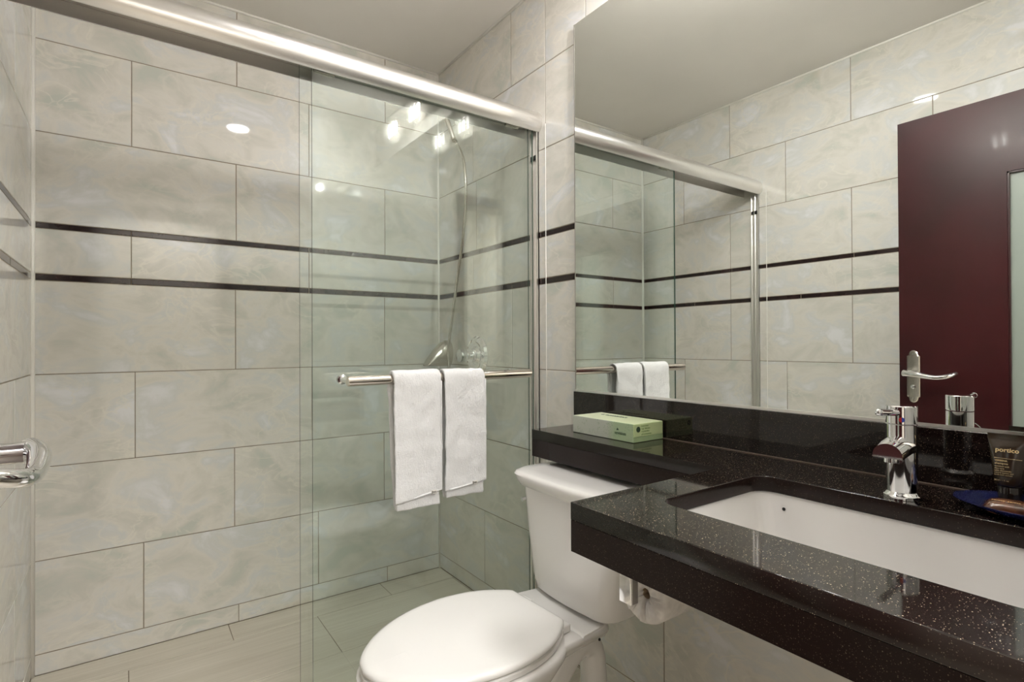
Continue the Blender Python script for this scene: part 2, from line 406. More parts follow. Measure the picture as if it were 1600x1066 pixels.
# ------------------------------------------------------------------ shower enclosure
YP = -.775; YI = -.754
sf = empty('sliding_door_track', (W/2, -.755, .0145)); tag(sf, 'brushed aluminium header rail and wall jambs of the sliding shower door', 'door track')
def P(o, par):  # keep room coordinates for a part of an unrotated thing
    o.location = -Vector(par.location); return o
bm = bmesh.new()
prof = [(-.785, 1.851), (-.789, 1.851), (-.797, 1.858), (-.804, 1.870), (-.807, 1.884), (-.805, 1.898), (-.799, 1.910), (-.789, 1.920), (-.775, 1.927), (-.758, 1.930),
        (-.700, 1.930), (-.697, 1.927), (-.697, 1.853), (-.701, 1.853), (-.701, 1.895), (-.7635, 1.895), (-.7635, 1.862), (-.7655, 1.862), (-.7655, 1.895), (-.781, 1.895)]
loft(bm, [[(x, y, z) for y, z in prof] for x in (.001, W-.001)])
hd = mesh_obj('header_rail', bm, M_alu, sf, auto=40); P(hd, sf)
bm = bmesh.new(); box(bm, .004, W-.004, -.7805, -.7660, 1.886, 1.894); box(bm, .004, W-.004, -.7630, -.7016, 1.886, 1.894)
P(mesh_obj('rail_channel', bm, M_aluin, sf), sf)
for x0, x1 in ((.001, .021), (W-.021, W-.001)):
    inner = x1 if x0 < .1 else x0; s = 1 if x0 < .1 else -1
    bm = bmesh.new()
    wall = x0 if x0 < .1 else x1
    box(bm, min(wall, wall+s*.004), max(wall, wall+s*.004), -.785, -.743, .036, 1.853)
    for y in (-.785, -.766, -.747): box(bm, min(wall, wall+s*.010), max(wall, wall+s*.010), y, y+.004, .036, 1.853)
    j = mesh_obj('wall_jamb', bm, M_alu, sf); P(j, sf)
    for y in (-.780, -.7615):
        bm = bmesh.new(); box(bm, min(wall+s*.0045, wall+s*.011), max(wall+s*.0045, wall+s*.011), y, y+.0135, 1.75, 1.768, bev=.002)
        b_ = mesh_obj('bumper', bm, M_blackrub, j)
bm = bmesh.new()
box(bm, .001, W-.001, -.793, -.722, .0145, .022)
for y in (-.793, -.7665, -.726): box(bm, .001, W-.001, y, y+.004, .022, .036)
P(mesh_obj('bottom_track', bm, M_alu, sf), sf)

def pane(name, x0, x1, y, label, edge):
    t = empty(name, ((x0+x1)/2, y, .024)); tag(t, label, 'shower door')
    bm = bmesh.new(); h = .003
    box(bm, x0, x1, y-h, y+h, .024, 1.884)
    for f in bm.faces:
        if abs(f.normal.y) < .5: f.material_index = 1
    g = mesh_obj('glass_panel', bm, [M_glass, edge], t); P(g, t)
    for xx in (x0+.07, x1-.07):
        bm = bmesh.new(); box(bm, xx-.03, xx+.03, y-.006, y-.0031, 1.858, 1.879, bev=.002)
        box(bm, xx-.03, xx+.03, y+.0031, y+.009, 1.858, 1.879, bev=.002)
        P(mesh_obj('roller_hanger', bm, M_nickel, t), t)
    return t
outer = pane('shower_door', .679, 1.462, YP, 'outer sliding glass shower panel with the towel bar', M_edge)
inner = pane('shower_door',   .6505, 1.458, YI, 'inner sliding glass shower panel behind the one with the towel bar', M_edge)
YB = -.87; ZBAR = .9745
bm = bmesh.new(); tube(bm, [(.747, YB, ZBAR), (1.374, YB, ZBAR+.0015)], .0145, 32)
es = [e for e in bm.edges if len(e.link_faces) == 2 and any(len(f.verts) > 4 for f in e.link_faces)]
bmesh.ops.bevel(bm, geom=es, offset=.0015, segments=2, affect='EDGES')
bar = mesh_obj('towel_bar', bm, M_bar, outer, auto=40); P(bar, outer)
for x in (.762, 1.358):
    bm = bmesh.new(); lathe(bm, [(0, 0), (.014, 0), (.014, .004), (.009, .007), (.009, .078), (0, .078)], axis_mat((x, YP-.0035, ZBAR), (0, -1, 0)), 24)
    mesh_obj('bar_standoff', bm, M_chrome, bar, auto=40)
    bm = bmesh.new(); lathe(bm, [(0, 0), (.013, 0), (.013, .006), (.010, .010), (0, .011)], axis_mat((x, YP+.0035, ZBAR), (0, 1, 0)), 24)
    mesh_obj('bar_standoff', bm, M_chrome, bar, auto=40)

# ------------------------------------------------------------------ towels
TERRY = bpy.data.textures.new('terry', 'CLOUDS'); TERRY.noise_scale = .0045; TERRY.noise_depth = 1
CREASE = bpy.data.textures.new('crease', 'CLOUDS'); CREASE.noise_scale = .055; CREASE.noise_depth = 1
def towel(name, xl, xr, zfl, zfr, zbk, xbl, xbr, label, seed, tag_x):
    rnd = random.Random(seed)
    t = empty(name, ((xl+xr)/2, YB, ZBAR)); tag(t, label, 'towel', 'white hand towels on the shower bar')
    R = .0235; nu, nv = 26, 60
    def front_bottom(u): return zfl + (zfr-zfl)*(u**1.4)
    def shell(Rr, x0t, x1t, x0b, x1b, zf, zb, wob):
        bm = bmesh.new(); grid = []
        ph = [rnd.uniform(0, 6) for _ in range(6)]
        for i in range(nu+1):
            u = i/nu; row = []
            Lf = ZBAR - zf(u); Lb = ZBAR - zb(u); arc = PI*Rr; L = Lf+arc+Lb
            for j in range(nv+1):
                s = L*j/nv
                if s < Lf:
                    z = zf(u)+s; y = YB-Rr; k = (Lf-s)/max(Lf, 1e-4); side = -1
                elif s < Lf+arc:
                    a = (s-Lf)/Rr; y = YB-Rr*math.cos(a); z = ZBAR+Rr*math.sin(a); k = 0; side = 0
                else:
                    z = ZBAR-(s-Lf-arc); y = YB+Rr; k = (s-Lf-arc)/max(Lb, 1e-4); side = 1
                if side <= 0: x = x0t + (x1t-x0t)*u
                else: x = x0t + (x1t-x0t)*u + k*((x0b-x0t)*(1-u) + (x1b-x1t)*u)
                wv = wob*(math.sin(7*u+ph[0]+2.2*k)+.7*math.sin(13*u*(.4+k)+ph[1]) + .6*math.sin(9*k+ph[2]+3*u))
                y += wv*(.35+k) - (.004*k if side < 0 else 0)
                x += .0025*math.sin(6*k+ph[3])*(k)*(1 if side <= 0 else .3)
                row.append(bm.verts.new((x, y, z)))
            grid.append(row)
        for i in range(nu):
            for j in range(nv): bm.faces.new((grid[i][j], grid[i+1][j], grid[i+1][j+1], grid[i][j+1]))
        return bm
    wd = xr-xl
    for nm, Rr, args in (('outer_fold', R, (xl, xr, xl+.016, xr-.006, front_bottom, lambda u: zbk+.012+.006*u, .0011)),
                         ('inner_fold', R-.0065, (xl+.006, xr-.008, xbl, xbr, lambda u: min(front_bottom(u), zbk+.02)-.012, lambda u: zbk-.004+.004*(1-u), .0006))):
        o = mesh_obj(nm, shell(Rr, *args), M_towel, t, smooth=True); P(o, t)
        so = o.modifiers.new('thickness', 'SOLIDIFY'); so.thickness = .0080; so.offset = 0
        sb = o.modifiers.new('soft', 'SUBSURF'); sb.levels = 2; sb.render_levels = 2
        dp = o.modifiers.new('terry', 'DISPLACE'); dp.texture = TERRY; dp.strength = .0022; dp.mid_level = .5; dp.texture_coords = 'LOCAL'
        dq = o.modifiers.new('creases', 'DISPLACE'); dq.texture = CREASE; dq.strength = .008; dq.mid_level = .5; dq.texture_coords = 'LOCAL'
    # overlocked hem along the right edge and the bottom of the front
    bm = bmesh.new(); yF = YB-R-.0052
    pts = []
    for i in range(9): pts.append((xr-.0025, yF, ZBAR-.01-(ZBAR-.01-zfr)*i/8 + .002))
    for i in range(1, 9): pts.append((xr-.0025-wd*.9*i/8, yF-.001, front_bottom(1-.9*i/8)+.003))
    tube(bm, pts, .0030, 8); o = mesh_obj('hem', bm, M_towel, t, smooth=True); P(o, t)
    # small woven care label at the hem
    bm = bmesh.new(); box(bm, tag_x, tag_x+.016, yF-.006, yF-.0045, zfr-.005, zfr+.004)
    c = mesh_obj('care_tag', bm, M_caulk, t); P(c, t); c['label'] = 'small white tag with dark print'
    bm = bmesh.new(); box(bm, tag_x+.0008, tag_x+.003, yF-.0066, yF-.0058, zfr-.0045, zfr+.0035)
    for i in range(5): box(bm, tag_x+.0045+.002*i, tag_x+.0056+.002*i, yF-.0066, yF-.0058, zfr-.003, zfr+.0015)
    mesh_obj('tag_print', bm, M_dark, c)
    return t
towel('hand_towel', .872, 1.022, .622, .641, .590, .890, 1.022, 'white terry hand towel on the left of the shower bar', 3, .985)
towel('hand_towel', 1.034, 1.178, .633, .648, .602, 1.050, 1.168, 'white terry hand towel hung on the right half of the shower bar', 5, 1.125)

# ------------------------------------------------------------------ shower fittings on the right wall
v = empty('shower_valve', (W, -.355, 1.027)); tag(v, 'chrome round shower valve trim with knob on the right shower wall', 'shower valve')
bm = bmesh.new(); lathe(bm, [(0, 0), (.083, 0), (.083, .004), (.074, .013), (.060, .016), (.050, .012), (.040, .012), (.030, .022), (.030, .040), (0, .040)], axis_mat((0, 0, 0), (-1, 0, 0)), 48)
mesh_obj('escutcheon', bm, M_chrome, v, auto=30)
bm = bmesh.new(); lathe(bm, [(0, .040), (.018, .040), (.018, .058), (.027, .064), (.030, .078), (.026, .092), (.012, .098), (0, .098)], axis_mat((0, 0, 0), (-1, 0, 0)), 24)
mesh_obj('knob', bm, M_chrome, v, auto=50)
sp_ = empty('shower_spout', (W, -.10, 1.02)); tag(sp_, 'brushed nickel domed spout near the shower corner', 'spout')
bm = bmesh.new()
rings = []
for k, (dx, zt, hw) in enumerate(((0, .074, .040), (-.02, .074, .040), (-.045, .064, .039), (-.075, .036, .037), (-.105, -.004, .034), (-.122, -.036, .028))):
    ring = []
    for i in range(20):
        a = 2*PI*i/20
        zz = math.sin(a)
        ring.append((dx, hw*math.cos(a), (-.045 + (zt+.045)*(zz*.5+.5)) ))
    rings.append(ring)
loft(bm, rings); mesh_obj('spout_body', bm, M_nickel, sp_, auto=50)
hs = empty('hand_shower', (W, -.2, 1.99)); tag(hs, 'hand shower on wall bracket with hose hanging down the shower corner', 'hand shower')
bm = bmesh.new(); lathe(bm, [(0, 0), (.028, 0), (.026, .008), (.012, .012), (.012, .034), (0, .034)], axis_mat((0, 0, .11), (-1, 0, 0)), 24)
mesh_obj('wall_bracket', bm, M_chrome, hs, auto=40)
bm = bmesh.new(); tube(bm, [(-.027, -.006, 0.0), (-.042, 0, .05), (-.06, .02, .12), (-.085, .05, .20), (-.11, .08, .235)], [.010, .011, .013, .013, .014], 16)
mesh_obj('handle', bm, M_nickel, hs, auto=40)
bm = bmesh.new(); lathe(bm, [(0, -.012), (.02, -.012), (.042, .004), (.045, .012), (.040, .016), (0, .016)], axis_mat((-.125, .10, .235), (-.5, .35, -.75)), 32)
mesh_obj('shower_head', bm, M_chrome, hs, auto=40)
hp = [(1.458, -.203, 2.000), (1.447, -.245, 1.965), (1.440, -.292, 1.92), (1.437, -.325, 1.86), (1.434, -.345, 1.76), (1.434, -.340, 1.66), (1.434, -.32, 1.54), (1.433, -.292, 1.43), (1.431, -.262, 1.32), (1.430, -.232, 1.2), (1.430, -.200, 1.09), (1.434, -.186, 1.03), (1.4375, -.186, .97)]
def smooth_path(pts, k=6):
    pts = [Vector(p) for p in pts]; out = []
    for i in range(len(pts)-1):
        p0, p1, p2, p3 = pts[max(i-1, 0)], pts[i], pts[i+1], pts[min(i+2, len(pts)-1)]
        for j in range(k):
            t = j/k
            out.append(.5*((2*p1)+(p2-p0)*t+(2*p0-5*p1+4*p2-p3)*t*t+(3*p1-p0-3*p2+p3)*t**3))
    out.append(pts[-1]); return out
bm = bmesh.new(); tube(bm, smooth_path(hp), .0062, 12)
P(mesh_obj('hose', bm, M_nickel, hs, smooth=True), hs)
bm = bmesh.new(); tube(bm, [(1.462, -.190, 2.012), (1.452, -.228, 1.982)], [.0115, .0085], 16)
P(mesh_obj('hose_nut', bm, M_nickel, hs, auto=40), hs)

# ------------------------------------------------------------------ toilet
TY = -1.268
toilet = empty('toilet', (1.18, TY, 0)); tag(toilet, 'white two-piece toilet with closed lid below the dark shelf', 'toilet')
def egg(xf, xb, hw, z, n=48, sq=.5, ang=0, bw=None):
    """outline of a bowl, seat or lid: round at xf, blunter at xb; local to the toilet origin"""
    pts = []
    xm = xb-(xb-xf)*.44
    for i in range(n):
        a = 2*PI*i/n; c, s = math.cos(a), math.sin(a)
        if c >= 0:
            ex = 2/2.9
            x = xm + (xb-xm)*(abs(c)**ex); y = hw*(1 if s >= 0 else -1)*abs(s)**(2/2.35)
        else:
            x = xm - (xm-xf)*(abs(c)**(2/2.1)); y = hw*(1 if s >= 0 else -1)*abs(s)**(2/2.1)
        ca, sa = math.cos(ang), math.sin(ang)
        pts.append((x*ca-y*sa, x*sa+y*ca, z))
    return pts
A4 = math.radians(2.6)
HWT = ((0, .098), (.015, .107), (.06, .124), (.13, .146), (.22, .164), (.33, .1755), (.45, .178), (.57, .1715), (.68, .157), (.78, .135), (.86, .109), (.92, .083), (.96, .059), (.985, .036))
def seat_outline(xf, xb, k, z, inset=0):
    f = [(xb-inset-(xb-xf-2*inset)*t, max(.002, hw*k-inset)) for t, hw in HWT]
    P_ = smooth_path([(x, y, 0) for x, y in f] + [(xf+inset, 0, 0)], 3)[:-1]
    pts = [(p.x, p.y) for p in P_] + [(xf+inset, 0)] + [(p.x, -p.y) for p in reversed(P_)]
    ca, sa = math.cos(A4), math.sin(A4)
    return [(x*ca-y*sa+.004, x*sa+y*ca+.020, z) for x, y in pts]
bm = bmesh.new()   # bowl, waisted pedestal and foot
rings = [egg(-.40, .12, .108, .0), egg(-.40, .12, .106, .02), egg(-.385, .09, .082, .05), egg(-.37, -.10, .088, .14), egg(-.42, -.125, .112, .20),
         egg(-.49, -.125, .150, .27), egg(-.53, -.10, .172, .33), egg(-.54, -.06, .180, .365), egg(-.542, -.06, .181, .378), egg(-.536, -.065, .175, .384)]
loft(bm, [[(x*math.cos(A4*.8)-y*math.sin(A4*.8), x*math.sin(A4*.8)+y*math.cos(A4*.8)+.012*min(1, z/.3), z) for x, y, z in r] for r in rings])
mesh_obj('bowl', bm, M_porc, toilet, auto=50)
bm = bmesh.new()   # deck that carries the tank
def deck(x0, x1, h0, h1, z):
    return [(x, y+.008, zz) for x, y, zz in [(x0, -h0, z), (x1-.02, -h1, z), (x1, -h1+.02, z), (x1, h1-.02, z), (x1-.02, h1, z), (x0, h0, z)]]
loft(bm, [deck(-.16, .02, .080, .060, .300), deck(-.19, .035, .110, .095, .335), deck(-.225, .050, .142, .124, .356), deck(-.24, .056, .150, .132, .372), deck(-.240, .055, .149, .131, .380), deck(-.235, .050, .145, .127, .3835)])
mesh_obj('tank_deck', bm, M_porc, toilet, auto=45)
bm = bmesh.new()   # raised pad under the tank
loft(bm, [deck(-.052, .050, .137, .127, .3830), deck(-.048, .049, .136, .126, .3862), deck(-.042, .044, .130, .120, .3872)]); mesh_obj('tank_pad', bm, M_porc, toilet, auto=45)
bm = bmesh.new()   # trapway loop
TYO = -.042
tp = smooth_path([(-.16, TYO, .06), (-.125, TYO, .16), (-.085, TYO, .240), (-.040, TYO, .292), (.010, TYO, .314), (.050, TYO, .292), (.063, TYO, .225), (.064, TYO, .12), (.062, TYO, .0)], 5)
tube(bm, tp, [.046 - .012*min(1, i/24) + .012*max(0, (i-34)/6) for i in range(len(tp))], 24)
mesh_obj('trapway', bm, M_porc, toilet, auto=60)
bm = bmesh.new(); lathe(bm, [(0, 0), (.012, 0), (.011, .008), (.006, .013), (0, .014)], axis_mat((.02, -.098, .018), (0, -.3, 1)), 16)
mesh_obj('bolt_cap', bm, M_porc, toilet, smooth=True)
bm = bmesh.new(); lathe(bm, [(0, 0), (.0035, 0), (.0035, .002), (0, .002)], axis_mat((.000, -.1285, .364), (0, -1, 0)), 12)
mesh_obj('bolt_hole', bm, M_dark, toilet)
bm = bmesh.new()
loft(bm, [seat_outline(-.540, -.080, .985, .3855, .005), seat_outline(-.540, -.080, .985, .388), seat_outline(-.540, -.080, .985, .3975), seat_outline(-.540, -.080, .985, .4005, .005)])
mesh_obj('seat', bm, M_seat, toilet, auto=50)
bm = bmesh.new()
loft(bm, [seat_outline(-.541, -.081, 1, .4035, .008), seat_outline(-.541, -.081, 1, .4045, .002), seat_outline(-.541, -.081, 1, .4075), seat_outline(-.541, -.081, 1, .412), seat_outline(-.541, -.081, 1, .4165, .003),
          seat_outline(-.541, -.081, 1, .4195, .010), seat_outline(-.541, -.081, 1, .4205, .022), seat_outline(-.541, -.081, 1, .4215, .06), seat_outline(-.541, -.081, 1, .4220, .09)])
mesh_obj('lid', bm, M_seat, toilet, auto=50)
for y in (-.072, .078):
    bm = bmesh.new(); box(bm, -.086, -.058, y-.021, y+.021, .3845, .404, bev=.004, seg=3)
    mesh_obj('hinge', bm, M_seat, toilet, auto=50)
bm = bmesh.new()   # tank with bowed front
def tank_ring(z, xf, xb, h, r, bow):
    pts = [Vector(p) for p in rrect(xf, xb, -h, h, r, z, 6)]
    out = []
    for p in pts:
        if p.x < (xf+xb)/2: p.x -= bow*(1-(p.y/h)**2)
        out.append(p)
    return out
# add vertices along the front so it can bow
def tank_ring2(z, xf, xb, h, r, bow, n=10):
    pts = []
    for cx, cyy, a0 in ((xb-r, h-r, 0), (xf+r, h-r, 90), (xf+r, -h+r, 180), (xb-r, -h+r, 270)):
        for i in range(7):
            a = math.radians(a0+90*i/6); pts.append(Vector((cx+r*math.cos(a), cyy+r*math.sin(a), z)))
        if a0 == 90:
            for i in range(1, n): pts.append(Vector((xf, (h-r)+(-2*(h-r))*i/n, z)))
    for p in pts:
        if p.x < (xf+xb)/2: p.x -= bow*(1-(p.y/h)**2)
    return pts
loft(bm, [tank_ring2(.3885, .035, .22, .128, .03, .012), tank_ring2(.392, .020, .235, .142, .04, .014), tank_ring2(.402, .010, .25, .152, .045, .016), tank_ring2(.43, .006, .262, .160, .045, .016),
          tank_ring2(.55, .006, .27, .184, .045, .016), tank_ring2(.672, .006, .275, .203, .045, .016)])
mesh_obj('tank', bm, M_porc, toilet, auto=40)
bm = bmesh.new()
loft(bm, [tank_ring2(.6725, .000, .285, .208, .045, .016), tank_ring2(.674, -.004, .288, .213, .045, .016), tank_ring2(.690, -.012, .290, .222, .05, .017), tank_ring2(.704, -.016, .290, .226, .05, .018),
          tank_ring2(.711, -.012, .288, .222, .05, .018), tank_ring2(.7145, -.002, .282, .212, .05, .018), tank_ring2(.7150, .03, .26, .18, .04, .014), tank_ring2(.7140, .05, .24, .16, .04, .012)])
mesh_obj('tank_lid', bm, M_porc, toilet, auto=50)
bm = bmesh.new(); lathe(bm, [(0, 0), (.011, 0), (.011, .003), (.006, .005), (.006, .012), (0, .012)], axis_mat((.05, .191, .622), (0, 1, 0)), 20)
tube(bm, [(.05, .200, .622), (.05, .208, .622)], [.009, .008], 16)
tube(bm, [(.05, .204, .622), (.035, .206, .622), (.018, .207, .619)], [.005, .0045, .006], 12)
mesh_obj('flush_lever', bm, M_chrome, toilet, auto=40)

# ------------------------------------------------------------------ vanity counter
ZT = .812; XF = .857; YL = -1.662; XS = 1.274; YSH = -1.012; XBS = 1.465; TH = .082; YE = YN+.001
SX0, SX1, SY0, SY1 = .975, 1.287, -2.222, -1.744
ct = empty('vanity_counter', (XBS, YL, ZT)); tag(ct, 'black speckled quartz vanity counter with narrow shelf over the toilet', 'counter')
XW = W-.0015
outl = [(XF, YL), (XF, YE), (XW, YE), (XW, YSH), (XS, YSH), (XS, YL)]
slab = flat_shape('countertop', outl, [[(p.x, p.y) for p in rrect(SX0, SX1, SY0, SY1, .035, 0, 8)]], ZT-.03, ZT, M_quartz, ct, bev=.0012); P(slab, ct)
slab.data.materials.append(M_quartzedge)
for f in slab.data.polygons:
    if abs(f.normal.z) < .35: f.material_index = 1
bm = bmesh.new()
box(bm, XF+.0002, XF+.022, YE, YL-.0002, ZT-TH, ZT-.03005)
P(mesh_obj('front_apron', bm, M_quartzedge, ct), ct)
bm = bmesh.new(); box(bm, XF+.022, XS+.0002, YL-.022, YL-.0002, ZT-TH, ZT-.03005); P(mesh_obj('side_apron', bm, M_quartzedge, ct), ct)
bm = bmesh.new(); box(bm, XS+.0002, XS+.022, YL-.0218, YSH-.0002, ZT-TH, ZT-.03005); box(bm, XS+.022, XW, YSH-.022, YSH-.0002, ZT-TH, ZT-.03005)
P(mesh_obj('shelf_apron', bm, M_quartzedge, ct), ct)
bm = bmesh.new(); box(bm, XBS, XW, YE, -.990, ZT+.0004, .917, bev=.001)
P(mesh_obj('backsplash', bm, M_quartzsplash, ct), ct)
bm = bmesh.new(); box(bm, XBS-.0025, XBS, YE, -.992, ZT+.0003, ZT+.0022); P(mesh_obj('sealant_line', bm, pbr('brown_sealant', (.16, .12, .09), .4), ct), ct)
# undermount basin
sk = empty('sink', (1.131, -1.983, ZT-.165)); tag(sk, 'white rectangular undermount basin in the black counter', 'sink')
bm = bmesh.new()
e = .004
rr = [rrect(SX0-.022, SX1+.022, SY0-.022, SY1+.022, .05, ZT-.0305, 8), rrect(SX0-e, SX1+e, SY0-e, SY1+e, .038, ZT-.0305, 8), rrect(SX0+.004, SX1-.004, SY0+.006, SY1-.006, .045, ZT-.05, 8),
      rrect(SX0+.014, SX1-.014, SY0+.022, SY1-.022, .055, ZT-.12, 8), rrect(SX0+.032, SX1-.032, SY0+.045, SY1-.045, .06, ZT-.148, 8), rrect(SX0+.08, SX1-.08, SY0+.11, SY1-.11, .06, ZT-.158, 8),
      rrect(1.131-.02, 1.131+.02, -1.983-.02, -1.983+.02, .0195, ZT-.160, 8)]
out_ = [rrect(1.131-.03, 1.131+.03, -1.983-.03, -1.983+.03, .029, ZT-.178, 8), rrect(SX0+.08, SX1-.08, SY0+.10, SY1-.10, .07, ZT-.176, 8), rrect(SX0+.02, SX1-.02, SY0+.03, SY1-.03, .075, ZT-.160, 8),
        rrect(SX0-.004, SX1+.004, SY0-.004, SY1+.004, .065, ZT-.12, 8), rrect(SX0-.012, SX1+.012, SY0-.012, SY1+.012, .055, ZT-.05, 8), rrect(SX0-.022, SX1+.022, SY0-.022, SY1+.022, .05, ZT-.042, 8)]
loft(bm, rr + out_ + [rr[0]], cap0=False, cap1=False)
bmesh.ops.remove_doubles(bm, verts=bm.verts, dist=1e-5)
P(mesh_obj('basin', bm, M_porc, sk, auto=50), sk)
bm = bmesh.new(); lathe(bm, [(0, -.003), (.008, -.003), (.010, .0005), (.021, .0015), (.022, -.002), (.018, -.02), (0, -.02)], Matrix.Translation((1.131, -1.983, ZT-.158)), 24)
P(mesh_obj('drain', bm, M_chrome, sk, auto=50), sk)
bm = bmesh.new(); lathe(bm, [(0, 0), (.0032, 0), (.0032, .001), (0, .001)], axis_mat((SX1-.0055, -1.795, ZT-.056), (-1, 0, .1)), 16)
P(mesh_obj('overflow_hole', bm, M_dark, sk), sk)

# ------------------------------------------------------------------ faucet
fa = empty('faucet', (1.327, -1.974, ZT)); tag(fa, 'chrome single-lever basin faucet with stubby half-round spout', 'faucet')
bm = bmesh.new(); lathe(bm, [(0, .0005), (.0285, .0005), (.0285, .006), (.0255, .008), (.0245, .010), (.0225, .0115), (.0225, .124), (0, .124)], None, 48)
mesh_obj('body', bm, M_chrome, fa, auto=30)
bm = bmesh.new(); lathe(bm, [(0, .1252), (.0215, .1252), (.0228, .1265), (.0228, .1545), (.0215, .156), (0, .156)], None, 48)
cap = mesh_obj('handle_cap', bm, M_chrome, fa, auto=30)
bm = bmesh.new(); tube(bm, [(-.012, 0, .1440), (-.030, 0, .1455), (-.088, 0, .1505)], .0055, 16); mesh_obj('lever', bm, M_chrome, cap, auto=40)
bm = bmesh.new(); lathe(bm, [(0, -.003), (.0056, -.003), (.0056, .001), (.004, .0042), (0, .005)], axis_mat((-.090, 0, .1507), (-1, 0, .08)), 16); mesh_obj('lever_tip', bm, M_chrome, cap, smooth=True)
for nm, colr, a0 in (('hot_mark', (.55, .03, .03), 0), ('cold_mark', (.02, .06, .45), 180)):
    bm = bmesh.new(); pts = [(-.0231, 0, .1335)]
    for i in range(13):
        a = math.radians(a0 - 90 + 180*i/12)
        dy, dz = .0042*math.cos(a), .0042*math.sin(a)
        pts.append((-math.sqrt(.0232**2 - dy*dy), dy, .1335+dz))
    # split vertically: hot half away from the corner
    pts = [(x, (dy), z) for x, dy, z in pts]
    vs = [bm.verts.new(p) for p in pts]
    for i in range(1, 13): bm.faces.new((vs[0], vs[i], vs[i+1]))
    o = mesh_obj(nm, bm, pbr(nm, colr, .3), cap); o['label'] = 'red half of the temperature dot' if a0 == 0 else 'blue half of the temperature dot'
    o.rotation_euler = (0, 0, math.radians(20))
# half-round spout: flat underside, arched top, flat cut end
bm = bmesh.new(); rings = []
for x, zb, r in ((-.006, .080, .0235), (-.025, .080, .0235), (-.042, .077, .023), (-.059, .073, .0215)):
    ring = [(x, r*math.cos(PI*i/18), zb+.004 + r*.92*math.sin(PI*i/18)) for i in range(19)]
    ring += [(x, -r, zb), (x, r, zb)]
    rings.append(ring)
loft(bm, rings); mesh_obj('spout', bm, M_chrome, fa, auto=40)
bm = bmesh.new(); lathe(bm, [(0, 0), (.011, 0), (.011, -.010), (.009, -.0105), (.009, -.006), (0, -.006)], Matrix.Translation((-.044, 0, .0755)), 24); mesh_obj('aerator', bm, M_chrome, fa, auto=40)

# ------------------------------------------------------------------ mirror
mi = empty('mirror', (W-.006, -1.6, .918)); tag(mi, 'large frameless wall mirror above the black backsplash', 'mirror')
XM = W-.0108
bm = bmesh.new(); box(bm, XM, W-.002, YE, -.993, .9178, 2.142)
for f in bm.faces: f.material_index = 0 if f.normal.x < -.5 else 1
P(mesh_obj('mirror_glass', bm, [M_mirror, M_mirroredge], mi), mi)
bm = bmesh.new(); box(bm, XM-.0035, XM-.0003, YE, -.994, .9172, .9235); P(mesh_obj('bottom_channel', bm, M_alu, mi), mi)
bm = bmesh.new(); box(bm, XM-.001, W-.002, -.9928, -.9908, .9178, 2.142); P(mesh_obj('edge_strip', bm, M_aluin, mi), mi)

# ------------------------------------------------------------------ tissue box
tb = empty('tissue_box', (1.340, -1.127, ZT+.0008)); tag(tb, 'flat pale green facial tissue box on the black shelf', 'tissue box')
def tissue_mat(name, base, dots, axis, x_lo, x_hi):
    m, nt, b = new_mat(name); N = nt.nodes.new; L = nt.links.new
    tc = N('ShaderNodeTexCoord'); sx = N('ShaderNodeSeparateXYZ'); L(tc.outputs['Object'], sx.inputs[0])
    mr = N('ShaderNodeMapRange'); mr.inputs[1].default_value = x_lo; mr.inputs[2].default_value = x_hi; L(sx.outputs[axis], mr.inputs[0])
    rp = N('ShaderNodeValToRGB'); rp.color_ramp.elements[0].color = (*base[0], 1); rp.color_ramp.elements[1].color = (*base[1], 1)
    L(mr.outputs[0], rp.inputs[0])
    n = N('ShaderNodeTexVoronoi'); n.inputs['Scale'].default_value = 260; L(tc.outputs['Object'], n.inputs['Vector'])
    n2 = N('ShaderNodeTexNoise'); n2.inputs['Scale'].default_value = 22; L(tc.outputs['Object'], n2.inputs['Vector'])
    lt = N('ShaderNodeMath'); lt.operation = 'LESS_THAN'; lt.inputs[1].default_value = .28; L(n.outputs['Distance'], lt.inputs[0])
    gt = N('ShaderNodeMath'); gt.operation = 'GREATER_THAN'; gt.inputs[1].default_value = .54; L(n2.outputs['Fac'], gt.inputs[0])
    mu = N('ShaderNodeMath'); mu.operation = 'MULTIPLY'; L(lt.outputs[0], mu.inputs[0]); L(gt.outputs[0], mu.inputs[1])
    m2 = N('ShaderNodeMath'); m2.operation = 'MULTIPLY'; m2.inputs[1].default_value = dots; L(mu.outputs[0], m2.inputs[0])
    mx = N('ShaderNodeMix'); mx.data_type = 'RGBA'; mx.inputs[7].default_value = (.22, .34, .18, 1)
    L(m2.outputs[0], mx.inputs[0]); L(rp.outputs[0], mx.inputs[6]); L(mx.outputs[2], b.inputs['Base Color']); b.inputs['Roughness'].default_value = .35
    return m
M_tfront = tissue_mat('tissue_front', ((.52, .56, .48), (.42, .55, .34)), .9, 1, -.14, -.17)
M_ttop = tissue_mat('tissue_top', ((.74, .80, .58), (.70, .78, .50)), .0, 1, -.05, -.2)
M_tend = tissue_mat('tissue_end', ((.62, .74, .40), (.62, .74, .40)), .0, 1, -.05, -.2)
M_tband = pbr('tissue_band', (.36, .48, .26), .4)
bm = bmesh.new(); box(bm, 0, .118, -.236, 0, 0, .049, bev=.0008)
for f in bm.faces:
    f.material_index = 0 if f.normal.x < -.5 else (1 if f.normal.z > .5 else (2 if abs(f.normal.y) > .5 else 0))
mesh_obj('carton', bm, [M_tfront, M_ttop, M_tend], tb)
bm = bmesh.new(); box(bm, .0005, .1175, -.2372, -.2362, .0005, .0145); mesh_obj('end_flap', bm, M_tband, tb)
bm = bmesh.new(); box(bm, .003, .1165, -.2376, -.2363, .0155, .0475); mesh_obj('end_flap', bm, M_tend, tb)
